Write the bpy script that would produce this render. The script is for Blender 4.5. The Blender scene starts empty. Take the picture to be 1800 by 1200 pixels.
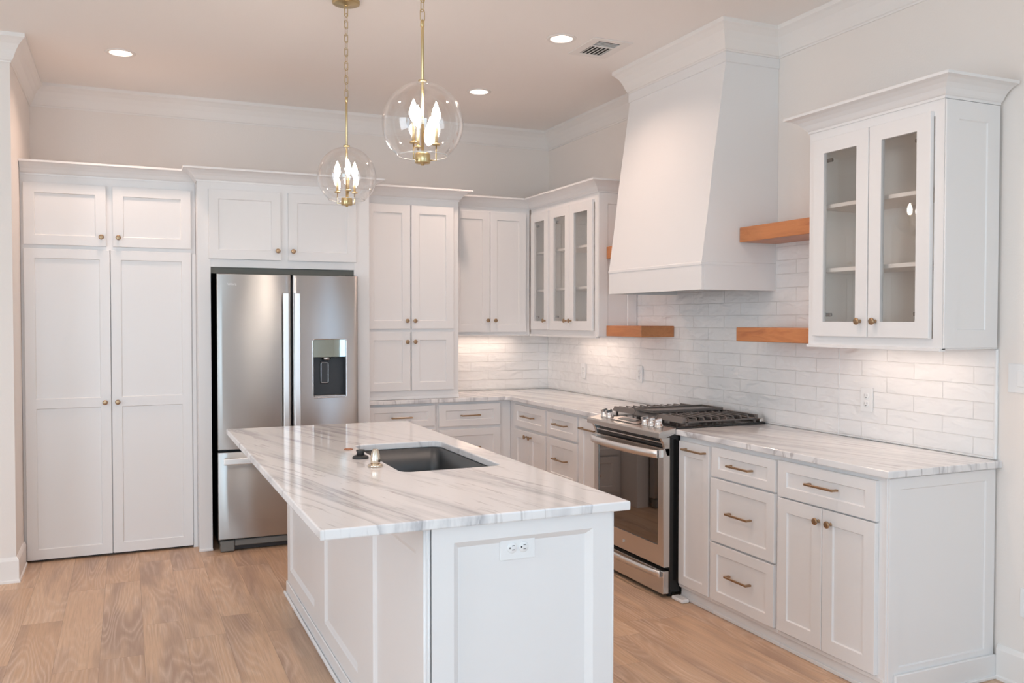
import bpy, bmesh, math, random
from mathutils import Vector, Matrix, noise
random.seed(4)
PI = math.pi
SC = bpy.context.scene
COL = SC.collection

# ------------------------------------------------------------------ camera
CX, CY, CZ = -3.339, -6.8126, 1.4986
yaw, pitch, roll = [math.radians(a) for a in (23.7307, -1.3858, 0.0297)]
fwd = Vector((math.sin(yaw)*math.cos(pitch), math.cos(yaw)*math.cos(pitch), math.sin(pitch)))
rgt0 = Vector((math.cos(yaw), -math.sin(yaw), 0)); up0 = rgt0.cross(fwd)
rgt = rgt0*math.cos(roll) + up0*math.sin(roll); upv = up0*math.cos(roll) - rgt0*math.sin(roll)
cd = bpy.data.cameras.new('camera'); cam = bpy.data.objects.new('camera', cd); COL.objects.link(cam)
cam.matrix_world = Matrix(((rgt.x, upv.x, -fwd.x, CX), (rgt.y, upv.y, -fwd.y, CY), (rgt.z, upv.z, -fwd.z, CZ), (0, 0, 0, 1)))
cd.sensor_width = 36; cd.lens = 1544.09/1800*36; cd.clip_start = .05
SC.camera = cam

# ------------------------------------------------------------------ world, exposure
K_REAR = (.45, .64, .77); K_RIGHT = (.42, .67, .95); K_SIDE = (.37, .43, .49); K_CAN = (.80, .58, .465); K_BULB = (2.7, 2.35, 2.05); K_UND = (.74, .57, .46); K_WORLD = 1.0
SC.view_settings.view_transform = 'Standard'; SC.view_settings.look = 'None'
SC.view_settings.exposure = 0.0; SC.view_settings.gamma = 1; SC.view_settings.use_curve_mapping = False
W = bpy.data.worlds.new('world'); SC.world = W; W.use_nodes = True
wn = W.node_tree.nodes; wl = W.node_tree.links
bg = wn['Background']; tc = wn.new('ShaderNodeTexCoord'); sx = wn.new('ShaderNodeSeparateXYZ'); rp = wn.new('ShaderNodeValToRGB')
wl.new(tc.outputs['Generated'], sx.inputs[0]); wl.new(sx.outputs['Z'], rp.inputs[0]); wl.new(rp.outputs[0], bg.inputs[0])
rp.color_ramp.elements[0].position = 0; rp.color_ramp.elements[0].color = (.86, .93, 1, 1)
rp.color_ramp.elements[1].position = .6; rp.color_ramp.elements[1].color = (.42, .62, 1, 1)
bg.inputs[1].default_value = 1.6*K_WORLD
SC.cycles.use_denoising = True
SC.cycles.max_bounces = 9; SC.cycles.diffuse_bounces = 5; SC.cycles.glossy_bounces = 4
SC.cycles.transmission_bounces = 6; SC.cycles.transparent_max_bounces = 12
SC.cycles.sample_clamp_indirect = 6; SC.cycles.caustics_refractive = False; SC.cycles.caustics_reflective = False

def area(name, loc, size, power, color, rot=(0, 0, 0), shape='RECTANGLE', spread=180):
    d = bpy.data.lights.new(name, 'AREA'); d.shape = shape; d.size = size[0]; d.size_y = size[1]
    d.energy = power; d.color = color; d.spread = math.radians(spread)
    o = bpy.data.objects.new(name, d); COL.objects.link(o); o.location = loc; o.rotation_euler = rot
    return o
def kc(k, p):      # split an rgb intensity into power and colour
    m = max(max(k), 1e-6); return p*m, tuple(c/m for c in k)
WIN = [(-6.9, -5.1), (-4.9, -3.0), (-2.16, -1.92), (-1.56, -1.22)]          # unseen windows behind the camera (x ranges); narrow ones added for refrigerator streaks
WZ0, WZ1, WY = .55, 2.55, -10.4
for a, b in WIN:
    area('window_daylight', ((a+b)/2, WY+.12, (WZ0+WZ1)/2), (b-a-.12, WZ1-WZ0-.12), (b-a-.12)*(52 if b < -2.5 else 7)*kc(K_REAR, 1)[0], kc(K_REAR, 1)[1], (PI/2, 0, 0))
area('added_right_window_light', (-.13, -8.4, 1.5), (2.3, 1.9), *kc(K_RIGHT, 60), (0, PI/2, 0))  # unseen window added to brighten the refrigerator door and cool the island end
area('added_side_window_light', (-7.32, -5.2, 1.5), (2.6, 1.9), *kc(K_SIDE, 150), (0, -PI/2, 0))  # unseen window added as cool fill for the right-hand cabinet fronts
area('under_cabinet_light', (-.66, -.13, 1.366), (.58, .03), *kc(K_UND, 1.3))
area('under_cabinet_light', (-.15, -1.0, 1.366), (.03, .7), *kc(K_UND, 1.3))
area('under_cabinet_light', (-.15, -3.86, 1.366), (.03, .62), *kc(K_UND, 1.0))
CAN_L = 185.0; BULB_L = 48.0

# ------------------------------------------------------------------ node helpers
class NT:
    def __init__(s, name):
        s.m = bpy.data.materials.new(name); s.m.use_nodes = True
        s.t = s.m.node_tree; s.b = s.t.nodes['Principled BSDF']; s.out = s.t.nodes['Material Output']
    def n(s, typ, **kw):
        x = s.t.nodes.new(typ)
        for k, v in kw.items(): setattr(x, k, v)
        return x
    def l(s, a, b): s.t.links.new(a, b)
    def setin(s, node, **kw):
        for k, v in kw.items():
            i = node.inputs[k.replace('_', ' ')]
            if hasattr(v, 'is_output'): s.l(v, i)
            else: i.default_value = v
    def math(s, op, a, b=None, c=None):
        x = s.n('ShaderNodeMath', operation=op)
        for i, v in enumerate((a, b, c)):
            if v is None: continue
            if hasattr(v, 'is_output'): s.l(v, x.inputs[i])
            else: x.inputs[i].default_value = v
        return x.outputs[0]
    def comb(s, x, y, z):
        c = s.n('ShaderNodeCombineXYZ')
        for i, v in enumerate((x, y, z)):
            if hasattr(v, 'is_output'): s.l(v, c.inputs[i])
            else: c.inputs[i].default_value = v
        return c.outputs[0]
    def pos(s):
        t = s.n('ShaderNodeNewGeometry'); x = s.n('ShaderNodeSeparateXYZ'); s.l(t.outputs['Position'], x.inputs[0])
        return x.outputs
    def noise(s, vec, scale, detail=3, rough=.5, dist=0):
        x = s.n('ShaderNodeTexNoise'); s.l(vec, x.inputs['Vector'])
        x.inputs['Scale'].default_value = scale; x.inputs['Detail'].default_value = detail
        x.inputs['Roughness'].default_value = rough; x.inputs['Distortion'].default_value = dist
        return x.outputs[0]
    def ramp(s, fac, stops):
        r = s.n('ShaderNodeValToRGB'); s.l(fac, r.inputs[0]); cr = r.color_ramp
        while len(cr.elements) < len(stops): cr.elements.new(.5)
        for e, (p, c) in zip(cr.elements, stops):
            e.position = p; e.color = (c, c, c, 1) if isinstance(c, (int, float)) else (*c, 1)
        return r.outputs[0]
    def mix(s, f, a, b, mode='MIX'):
        x = s.n('ShaderNodeMix', data_type='RGBA', blend_type=mode)
        for i, v in ((0, f), (6, a), (7, b)):
            if hasattr(v, 'is_output'): s.l(v, x.inputs[i])
            else: x.inputs[i].default_value = v if i == 0 else (*v, 1)
        return x.outputs[2]
    def bump(s, h, dist, strength=1):
        x = s.n('ShaderNodeBump'); s.l(h, x.inputs['Height']); x.inputs['Distance'].default_value = dist
        x.inputs['Strength'].default_value = strength; s.l(x.outputs[0], s.b.inputs['Normal'])
def plain(name, col, rough=.4, metal=0, bump=None, **kw):
    m = NT(name); m.setin(m.b, Base_Color=(*col, 1), Roughness=rough, Metallic=metal)
    for k, v in kw.items(): m.setin(m.b, **{k: v})
    p = m.pos(); v = m.comb(p[0], p[1], p[2])
    if bump:
        m.bump(m.noise(v, bump[0], 3), bump[1])
    else:
        r = m.noise(v, 30, 2); m.l(m.math('MULTIPLY_ADD', r, .06, rough-.03), m.b.inputs['Roughness'])
    return m.m
M = {}
M['paint'] = plain('cabinet_white_paint', (.82, .805, .80), .33)
M['interior'] = plain('cabinet_interior', (.93, .89, .85), .55)
M['wall'] = plain('wall_paint', (.85, .79, .745), .7, bump=(120, .0006))
M['ceiling'] = plain('ceiling_paint', (.93, .89, .86), .8, bump=(160, .0006))
M['trim'] = plain('trim_white_paint', (.86, .82, .79), .4)
M['chrome'] = plain('polished_metal', (.8, .8, .8), .12, 1)
M['nickel'] = plain('warm_nickel', (.72, .64, .53), .2, 1)
M['brass'] = plain('aged_brass', (.40, .27, .165), .36, 1)
M['hinge'] = plain('hinge_metal', (.20, .17, .15), .35, .8)
M['grille'] = plain('grille_grey', (.19, .19, .18), .4, .3)
M['antique'] = plain('antique_brass', (.56, .44, .24), .3, 1)
M['copper'] = plain('copper_ring', (.45, .22, .14), .4, 1)
M['black'] = plain('black_enamel', (.012, .012, .012), .12)
M['dark'] = plain('dark_plastic', (.03, .03, .032), .35)
M['iron'] = plain('cast_iron', (.13, .11, .10), .33, bump=(300, .0004), Specular_IOR_Level=.8)
M['rubber'] = plain('black_rubber', (.03, .03, .03), .5)
M['shadow'] = plain('niche_shade', (.15, .145, .125), .6)  # shade of the refrigerator niche put into the colour
M['plastic'] = plain('white_plastic', (.84, .84, .84), .3)
M['slot'] = plain('slot_dark', (.05, .05, .05), .5)
M['vent'] = plain('vent_white', (.86, .82, .79), .5)
M['duct'] = plain('vent_cavity', (.02, .018, .016), .8)
M['frame'] = plain('window_frame_white', (.8, .8, .8), .4)
M['sleeve'] = plain('candle_sleeve', (.78, .62, .36), .25, .6)
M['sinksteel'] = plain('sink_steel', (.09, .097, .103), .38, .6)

def steel(name, col, rough, axis, aniso=.0, sc=(2, 900)):
    m = NT(name); m.setin(m.b, Base_Color=(*col, 1), Metallic=1, Roughness=rough)
    p = m.pos(); a = p[0] if axis == 'x' else p[1]
    v = m.comb(m.math('MULTIPLY', a, sc[0]), 0, m.math('MULTIPLY', p[2], sc[1]))
    nz = m.noise(v, 1, 2)
    m.l(m.math('MULTIPLY_ADD', nz, .03, rough-.015), m.b.inputs['Roughness'])
    if aniso:
        m.b.inputs['Anisotropic'].default_value = aniso
        m.b.inputs['Anisotropic Rotation'].default_value = .25
        t = m.n('ShaderNodeTangent', direction_type='RADIAL', axis='Z'); m.l(t.outputs[0], m.b.inputs['Tangent'])
    return m.m
M['steel'] = steel('brushed_stainless', (.50, .49, .48), .30, 'x', 1.0)
M['steel2'] = steel('range_stainless', (.66, .63, .60), .25, 'y', .4)

def glass(name, refl, tint=(1, 1, 1), ior=1.45, rough=0.0):
    m = NT(name); t = m.t
    tr = m.n('ShaderNodeBsdfTransparent'); tr.inputs[0].default_value = (*tint, 1)
    g = m.n('ShaderNodeBsdfGlossy'); g.inputs['Roughness'].default_value = rough
    g.inputs[0].default_value = (1, 1, 1, 1)
    f = m.n('ShaderNodeLayerWeight'); f.inputs[0].default_value = .5
    fac = m.math('MULTIPLY', m.math('MULTIPLY_ADD', m.math('POWER', f.outputs['Facing'], 4.0), .9, .04), refl)
    mx = m.n('ShaderNodeMixShader'); m.l(fac, mx.inputs[0]); m.l(tr.outputs[0], mx.inputs[1]); m.l(g.outputs[0], mx.inputs[2])
    m.l(mx.outputs[0], m.out.inputs[0]); t.nodes.remove(m.b)
    return m.m
M['pane'] = glass('cabinet_glass', 1.1, (.975, .97, .96))
M['globe'] = glass('globe_glass', 1.1, (.985, .98, .975))
M['ovenglass'] = plain('oven_glass', (.016, .011, .007), .03, IOR=2.3, Coat_Weight=.5, Coat_Roughness=.02)
M['displayglass'] = plain('dispenser_glass', (.42, .47, .43), .02, .85)

def emis(name, col, strength):
    m = NT(name); m.setin(m.b, Base_Color=(1, 1, 1, 1), Emission_Color=(*col, 1), Emission_Strength=strength)
    return m.m
M['canlight'] = emis('downlight_lens', kc(K_CAN, 1)[1], 12.0)
M['bulb'] = emis('candle_bulb', *kc(K_BULB, BULB_L)[::-1])

def mat_floor():
    m = NT('oak_plank_floor'); p = m.pos(); X, Y = p[0], p[1]
    Wd, Ln = .182, 1.22
    r = m.math('FLOOR', m.math('DIVIDE', X, Wd))
    wr = m.n('ShaderNodeTexWhiteNoise', noise_dimensions='1D'); m.l(r, wr.inputs['W'])
    yy = m.math('ADD', m.math('DIVIDE', Y, Ln), wr.outputs['Value'])
    i = m.math('FLOOR', yy)
    wp = m.n('ShaderNodeTexWhiteNoise', noise_dimensions='2D'); m.l(m.comb(r, i, 0), wp.inputs['Vector'])
    rnd = wp.outputs['Value']
    fx = m.math('FRACT', m.math('DIVIDE', X, Wd)); fy = m.math('FRACT', yy)
    ex = m.math('MINIMUM', fx, m.math('SUBTRACT', 1, fx)); ey = m.math('MINIMUM', fy, m.math('SUBTRACT', 1, fy))
    gap = m.math('MAXIMUM', m.math('LESS_THAN', m.math('MULTIPLY', ex, Wd), .0011), m.math('LESS_THAN', m.math('MULTIPLY', ey, Ln), .0011))
    off = m.math('MULTIPLY', rnd, 37.0)
    big = m.noise(m.comb(m.math('ADD', m.math('MULTIPLY', X, 6.0), off), m.math('MULTIPLY', Y, .62), off), 1.0, 1.6, .4, .1)
    wob = m.noise(m.comb(m.math('MULTIPLY', X, 60.0), m.math('MULTIPLY', Y, 9.0), off), 1.0, 2, .5)
    cont = m.math('PINGPONG', m.math('MULTIPLY', m.math('ADD', big, m.math('MULTIPLY', wob, .018)), 22.0), .5)      # growth-ring contours
    where = m.noise(m.comb(m.math('ADD', m.math('MULTIPLY', X, 4.0), off), m.math('MULTIPLY', Y, 1.3), 5.0), 1.0, 2, .5)
    lines = m.math('MULTIPLY', m.ramp(cont, [(0, 1), (.14, .5), (.4, 0)]), m.ramp(where, [(.40, .12), (.58, 1)]))
    fine = m.noise(m.comb(m.math('MULTIPLY', X, 170.0), m.math('MULTIPLY', Y, 5.0), off), 1.0, 3, .6)
    blot = m.noise(m.comb(m.math('ADD', m.math('MULTIPLY', X, 8.0), off), m.math('MULTIPLY', Y, 1.1), off), 1.0, 2, .5, .2)
    base = m.ramp(rnd, [(0, (.57, .36, .225)), (.35, (.63, .405, .255)), (.7, (.68, .455, .295)), (1, (.60, .395, .26))])
    c = m.mix(m.ramp(blot, [(.44, 0), (.64, .8)]), base, (.39, .25, .18))
    c = m.mix(m.math('MULTIPLY', lines, .46), c, (.82, .64, .51))
    c = m.mix(m.math('MULTIPLY', m.ramp(fine, [(.42, 0), (.7, 1)]), .34), c, (.33, .205, .135))
    c = m.mix(m.math('MULTIPLY', gap, .30), c, (.16, .10, .07))
    m.l(c, m.b.inputs['Base Color']); m.b.inputs['Roughness'].default_value = .42
    m.bump(m.math('SUBTRACT', m.math('MULTIPLY', fine, .3), gap), .0006)
    return m.m
M['floor'] = mat_floor()

def mat_marble():
    m = NT('white_grey_veined_marble'); p = m.pos()
    a = math.radians(14)
    # u runs across the veins, v along them
    u = m.math('ADD', m.math('MULTIPLY', p[0], math.cos(a)), m.math('MULTIPLY', p[1], math.sin(a)))
    v = m.math('ADD', m.math('MULTIPLY', p[0], -math.sin(a)), m.math('MULTIPLY', p[1], math.cos(a)))
    warp = m.noise(m.comb(m.math('MULTIPLY', u, 1.6), m.math('MULTIPLY', v, 1.0), p[2]), 1, 3)
    uu = m.math('ADD', u, m.math('MULTIPLY', warp, .10))
    z = m.math('MULTIPLY', p[2], 2.0)
    n1 = m.noise(m.comb(m.math('MULTIPLY', uu, 8.5), m.math('MULTIPLY', v, .45), z), 1, 5, .62)
    n2 = m.noise(m.comb(m.math('MULTIPLY', uu, 21), m.math('MULTIPLY', v, 1.7), z), 1, 4, .6, .3)
    n3 = m.noise(m.comb(m.math('MULTIPLY', uu, 46), m.math('MULTIPLY', v, 4.5), z), 1, 3, .6, .4)
    n4 = m.noise(m.comb(m.math('MULTIPLY', u, 2.2), m.math('MULTIPLY', v, 1.0), z), 1, 2)
    band = m.ramp(n1, [(.52, 0), (.60, .5), (.64, 1), (.655, .35), (.75, .2)])
    n5 = m.noise(m.comb(m.math('MULTIPLY', uu, 5.5), m.math('MULTIPLY', v, .26), m.math('ADD', z, 7.0)), 1, 2, .5)
    crisp = m.ramp(m.math('ABSOLUTE', m.math('SUBTRACT', n5, .53)), [(0, 1), (.006, .55), (.016, 0)])
    soft = m.ramp(m.math('ABSOLUTE', m.math('SUBTRACT', n5, .515)), [(0, 1), (.035, 0)])
    thin = m.ramp(n2, [(.60, 0), (.64, 1), (.67, .2), (.75, .5)])
    dash = m.ramp(n3, [(.62, 0), (.70, 1)])
    patch = m.ramp(n4, [(.36, .15), (.55, 1)])
    c = m.mix(m.math('MULTIPLY', band, .72), (.82, .81, .81), (.40, .40, .425))
    c = m.mix(m.math('MULTIPLY', m.math('MULTIPLY', soft, patch), .45), c, (.44, .44, .47))
    c = m.mix(m.math('MULTIPLY', crisp, .42), c, (.30, .285, .30))
    c = m.mix(m.math('MULTIPLY', m.math('MULTIPLY', thin, patch), .75), c, (.38, .355, .36))
    c = m.mix(m.math('MULTIPLY', m.math('MULTIPLY', dash, patch), .45), c, (.33, .305, .31))
    m.l(c, m.b.inputs['Base Color']); m.b.inputs['Roughness'].default_value = .10
    m.b.inputs['Specular IOR Level'].default_value = .55
    return m.m
M['marble'] = mat_marble()

def mat_tile(axis):
    m = NT('white_handmade_tile_'+axis); p = m.pos()
    h = p[1] if axis == 'y' else p[0]
    v = m.comb(m.math('ADD', h, 1.192+10*.313), m.math('ADD', p[2], -.924+10*.0755*2), 0)
    br = m.n('ShaderNodeTexBrick'); m.l(v, br.inputs['Vector']); br.offset = .5
    m.setin(br, Color1=(.86, .845, .835, 1), Color2=(.89, .875, .865, 1), Mortar=(.86, .84, .825, 1), Scale=1.0, Mortar_Size=.0022,
            Mortar_Smooth=.35, Bias=0.0, Brick_Width=.313, Row_Height=.0755)
    m.l(br.outputs['Color'], m.b.inputs['Base Color']); m.b.inputs['Roughness'].default_value = .13
    n1 = m.noise(m.comb(m.math('MULTIPLY', h, 7), m.math('MULTIPLY', p[2], 16), 0), 1, 1.5, .5, .6)
    n2 = m.noise(m.comb(m.math('MULTIPLY', h, 30), m.math('MULTIPLY', p[2], 40), 3), 1, 2)
    hh = m.math('ADD', m.math('MULTIPLY', n1, 1.75), m.math('MULTIPLY', n2, .22))
    hh = m.math('SUBTRACT', hh, m.math('MULTIPLY', br.outputs['Fac'], .75))
    m.bump(hh, .008, .9)
    return m.m
M['tile_y'] = mat_tile('y'); M['tile_x'] = mat_tile('x')

def mat_wood():
    m = NT('cherry_shelf_wood'); p = m.pos()
    v = m.comb(m.math('MULTIPLY', p[0], 14), m.math('MULTIPLY', p[1], 3.2), m.math('MULTIPLY', p[2], 22))
    n = m.noise(v, 1, 5, .6, .8); f = m.noise(m.comb(m.math('MULTIPLY', p[0], 120), m.math('MULTIPLY', p[1], 9), m.math('MULTIPLY', p[2], 160)), 1, 2)
    c = m.ramp(n, [(.3, (.50, .18, .065)), (.5, (.60, .235, .088)), (.62, (.53, .19, .07)), (.75, (.38, .12, .045))])
    c = m.mix(m.math('MULTIPLY', f, .25), c, (.42, .16, .06))
    m.l(c, m.b.inputs['Base Color']); m.b.inputs['Roughness'].default_value = .35
    return m.m
M['wood'] = mat_wood()
M['grass'] = plain('lawn', (.08, .17, .05), .9, bump=(40, .02))

# ------------------------------------------------------------------ mesh helpers
class MB:
    def __init__(s): s.bm = bmesh.new()
    def face(s, pts):
        try: return s.bm.faces.new([s.bm.verts.new(p) for p in pts])
        except ValueError: return None
    def box(s, x0, x1, y0, y1, z0, z1, bev=0.0, seg=1):
        t = bmesh.new()
        v = [t.verts.new((x, y, z)) for x in (x0, x1) for y in (y0, y1) for z in (z0, z1)]
        for f in ((0, 1, 3, 2), (4, 6, 7, 5), (0, 4, 5, 1), (2, 3, 7, 6), (0, 2, 6, 4), (1, 5, 7, 3)): t.faces.new([v[i] for i in f])
        bmesh.ops.recalc_face_normals(t, faces=t.faces)
        if bev: bmesh.ops.bevel(t, geom=t.edges[:], offset=bev, segments=seg, profile=.5, affect='EDGES')
        s.merge(t); return s
    def merge(s, t, mat=None):
        if mat is not None: bmesh.ops.transform(t, matrix=mat, verts=t.verts)
        d = {v: s.bm.verts.new(v.co) for v in t.verts}
        for f in t.faces:
            try: nf = s.bm.faces.new([d[v] for v in f.verts]); nf.smooth = f.smooth
            except ValueError: pass
        t.free()
    def lathe(s, prof, center=(0, 0, 0), axis='z', seg=32, smooth=True):
        """prof: list of (r, h); closed at ends when r==0"""
        c = Vector(center); rings = []
        def P(r, h, a):
            if axis == 'z': return c + Vector((r*math.cos(a), r*math.sin(a), h))
            if axis == 'y': return c + Vector((r*math.cos(a), h, r*math.sin(a)))
            return c + Vector((h, r*math.cos(a), r*math.sin(a)))
        for r, h in prof:
            if r < 1e-7: rings.append([s.bm.verts.new(P(0, h, 0))])
            else: rings.append([s.bm.verts.new(P(r, h, 2*PI*i/seg)) for i in range(seg)])
        for a, b in zip(rings[:-1], rings[1:]):
            for i in range(seg):
                j = (i+1) % seg
                q = [a[i % len(a)], a[j % len(a)], b[j % len(b)], b[i % len(b)]]
                q = [x for k, x in enumerate(q) if x not in q[:k]]
                if len(q) > 2:
                    f = s.bm.faces.new(q); f.smooth = smooth
        return s
    def tube(s, pts, r, seg=10, closed=False, flat=1.0):
        pts = [Vector(p) for p in pts]; n = len(pts); rings = []; up = None
        for i, p in enumerate(pts):
            a = pts[(i-1) % n] if (i > 0 or closed) else p; b = pts[(i+1) % n] if (i < n-1 or closed) else p
            t = (b-a).normalized()
            if up is None: up = Vector((0, 0, 1)) if abs(t.z) < .9 else Vector((1, 0, 0))
            sd = t.cross(up).normalized(); up = sd.cross(t).normalized()
            rings.append([s.bm.verts.new(p + (sd*math.cos(2*PI*k/seg) + up*math.sin(2*PI*k/seg)*flat)*r) for k in range(seg)])
        rng = range(n) if closed else range(n-1)
        for i in rng:
            A, B = rings[i], rings[(i+1) % n]
            for k in range(seg):
                f = s.bm.faces.new((A[k], A[(k+1) % seg], B[(k+1) % seg], B[k])); f.smooth = True
        if not closed:
            s.bm.faces.new(rings[0]); s.bm.faces.new(rings[-1][::-1])
        return s
    def prism(s, poly, axis, a0, a1, bev=0):
        """poly 2D points extruded along axis; axis 'y': (x,z); 'x': (y,z); 'z': (x,y)"""
        t = bmesh.new()
        def P(p, a): return {'y': (p[0], a, p[1]), 'x': (a, p[0], p[1]), 'z': (p[0], p[1], a)}[axis]
        A = [t.verts.new(P(p, a0)) for p in poly]; B = [t.verts.new(P(p, a1)) for p in poly]
        t.faces.new(A); t.faces.new(B[::-1])
        for i in range(len(poly)):
            j = (i+1) % len(poly); t.faces.new((A[i], B[i], B[j], A[j]))
        bmesh.ops.recalc_face_normals(t, faces=t.faces)
        if bev: bmesh.ops.bevel(t, geom=t.edges[:], offset=bev, segments=1, profile=.5, affect='EDGES')
        s.merge(t); return s
    def sweep(s, path, prof, closed_ends=True):
        """path: world xy points, wall on the LEFT of travel; prof: (out, z); mitred to the right-hand side"""
        P = [Vector((a, b)) for a, b in path]; n = len(P); rows = []
        for i in range(n):
            d0 = (P[i]-P[i-1]).normalized() if i else (P[1]-P[0]).normalized()
            d1 = (P[i+1]-P[i]).normalized() if i < n-1 else d0
            n0 = Vector((d0.y, -d0.x)); n1 = Vector((d1.y, -d1.x)); mm = (n0+n1)
            mm = mm/ (1+n0.dot(n1))
            rows.append([s.bm.verts.new((P[i].x+mm.x*o, P[i].y+mm.y*o, z)) for o, z in prof])
        for a, b in zip(rows[:-1], rows[1:]):
            for k in range(len(prof)):
                j = (k+1) % len(prof)
                s.bm.faces.new((a[k], a[j], b[j], b[k]))
        s.bm.faces.new(rows[0][::-1]); s.bm.faces.new(rows[-1])
        return s
    def build(s, name, mat, parent=None, loc=None, label=None, weld=False):
        if weld: bmesh.ops.remove_doubles(s.bm, verts=s.bm.verts, dist=1e-5)
        bmesh.ops.recalc_face_normals(s.bm, faces=s.bm.faces)
        me = bpy.data.meshes.new(name); s.bm.to_mesh(me); s.bm.free()
        me.materials.append(M[mat] if isinstance(mat, str) else mat)
        o = bpy.data.objects.new(name, me); COL.objects.link(o)
        if parent: o.parent = parent
        if loc: o.location = loc
        if label: o['label'] = label
        return o
def thing(name, label, cat, loc=(0, 0, 0), rotz=0, group=None):
    o = bpy.data.objects.new(name, None); COL.objects.link(o); o.empty_display_size = .1
    o.location = loc; o.rotation_euler = (0, 0, rotz); o['label'] = label; o['category'] = cat
    if group: o['group'] = group
    return o
def tag(o, label, cat, group=None):
    o['label'] = label; o['category'] = cat
    if group: o['group'] = group
    return o
def struct(o): o['kind'] = 'structure'; return o
def dup(root, loc, rotz=0, label=None, group=None):
    r = root.copy(); COL.objects.link(r); r.location = loc; r.rotation_euler = (0, 0, rotz)
    if label: r['label'] = label
    if group: r['group'] = group
    for ch in list(root.children):
        c = ch.copy(); COL.objects.link(c); c.parent = r
        for g in list(ch.children):
            d = g.copy(); COL.objects.link(d); d.parent = c
    return r

# shaker panel in local frame: x across, z up, front face at y=0, back at y=t
def shaker(w, h, t=.02, st=.06, top=None, bot=None, mids=(), glassy=False, rec=.008, ch=.0015, sl=.004):
    """returns MB; openings between stiles; mids=[(z0,z1)] cross rails"""
    top = st if top is None else top; bot = st if bot is None else bot
    mb = MB(); bm = mb.bm
    zs = [0.0, bot]
    for a, b in mids: zs += [a, b]
    zs += [h-top, h]
    xs = [0.0, st, w-st, w]
    opens = [(zs[i], zs[i+1]) for i in range(1, len(zs)-1, 2)]
    def F(pts): bm.faces.new([bm.verts.new(p) for p in pts])
    X = [ch, st, w-st, w-ch]; Z = [ch] + zs[1:-1] + [h-ch]
    for i in range(3):
        for k in range(len(Z)-1):
            if i == 1 and k % 2 == 1: continue
            F([(X[i], 0, Z[k]), (X[i+1], 0, Z[k]), (X[i+1], 0, Z[k+1]), (X[i], 0, Z[k+1])])
    # chamfer and sides
    o = [(0, 0), (w, 0), (w, h), (0, h)]; q = [(ch, ch), (w-ch, ch), (w-ch, h-ch), (ch, h-ch)]
    for i in range(4):
        j = (i+1) % 4
        F([(*[o[i][0]], ch, o[i][1]), (o[j][0], ch, o[j][1]), (q[j][0], 0, q[j][1]), (q[i][0], 0, q[i][1])])
        F([(o[i][0], t, o[i][1]), (o[j][0], t, o[j][1]), (o[j][0], ch, o[j][1]), (o[i][0], ch, o[i][1])])
    for z0, z1 in opens:
        a = [(st, z0), (w-st, z0), (w-st, z1), (st, z1)]
        if glassy:
            for i in range(4):
                j = (i+1) % 4
                F([(a[i][0], 0, a[i][1]), (a[j][0], 0, a[j][1]), (a[j][0], t, a[j][1]), (a[i][0], t, a[i][1])])
        else:
            b = [(st+sl, z0+sl), (w-st-sl, z0+sl), (w-st-sl, z1-sl), (st+sl, z1-sl)]
            for i in range(4):
                j = (i+1) % 4
                F([(a[i][0], 0, a[i][1]), (a[j][0], 0, a[j][1]), (b[j][0], rec, b[j][1]), (b[i][0], rec, b[i][1])])
            F([(x, rec, z) for x, z in b])
    if glassy:
        Xo = [0, st, w-st, w]; Zo = [0]+zs[1:-1]+[h]
        for i in range(3):
            for k in range(len(Zo)-1):
                if i == 1 and k % 2 == 1: continue
                F([(Xo[i], t, Zo[k]), (Xo[i+1], t, Zo[k]), (Xo[i+1], t, Zo[k+1]), (Xo[i], t, Zo[k+1])])
    else: F([(0, t, 0), (w, t, 0), (w, t, h), (0, t, h)])
    bmesh.ops.remove_doubles(bm, verts=bm.verts, dist=1e-6)
    return mb
_knob = None
def knob(parent, x, z):
    global _knob
    if _knob is None:
        k = MB().lathe([(0, 0), (.008, 0), (.0075, -.002), (.0055, -.004), (.0052, -.014), (.008, -.017), (.0145, -.020),
                        (.0155, -.0235), (.0145, -.027), (.010, -.0285), (0, -.0285)], axis='y', seg=20)
        o = k.build('knob', 'brass', parent); _knob = o.data
    else:
        o = bpy.data.objects.new('knob', _knob); COL.objects.link(o); o.parent = parent
    o.location = (x, 0, z); return o
def pull(parent, x, z, w):
    m = MB()
    m.box(x-w/2, x+w/2, -.034, -.026, z-.005, z+.005, .0015)
    for s in (-1, 1):
        c = x+s*(w/2-.007)
        m.prism([(c-.005, -.028), (c+.005, -.028), (c+.007, 0), (c-.007, 0)], 'z', z-.0045, z+.0045)
    return m.build('pull_handle', 'brass', parent)
def door(cab, x0, x1, z0, z1, kn=None, glassy=False, st=.06, mids=(), yf=-.02, top=None, bot=None, name='door', hd=None):
    d = shaker(x1-x0, z1-z0, .0195, st, top, bot, mids, glassy).build(name, 'paint', cab, (x0, yf, z0))
    if glassy:
        g = MB().box(st-.004, x1-x0-st+.004, .010, .013, st-.004, z1-z0-st+.004).build('glass_pane', 'pane', d)
    if kn: knob(d, kn[0]-x0, kn[1]-z0)
    if hd: pull(d, hd[0]-x0, hd[1]-z0, hd[2])
    return d
def drawer(cab, x0, x1, z0, z1, hw=.17, hz=None, st=.05, yf=-.02):
    st = min(st, (z1-z0)*.28)
    d = shaker(x1-x0, z1-z0, .0195, .055, st, st).build('drawer', 'paint', cab, (x0, yf, z0))
    pull(d, (x1-x0)/2, (z1-z0)*.5 if hz is None else hz-z0, hw)
    return d
CROWN = [(0, 0), (.006, 0), (.007, .010), (.012, .013), (.018, .020), (.028, .036), (.044, .052), (.064, .064), (.078, .068), (.088, .070), (.088, .082), (0, .082)]
def crown_prof(z0, s=1.0): return [(o*s, z0+h) for o, h in CROWN]
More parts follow.
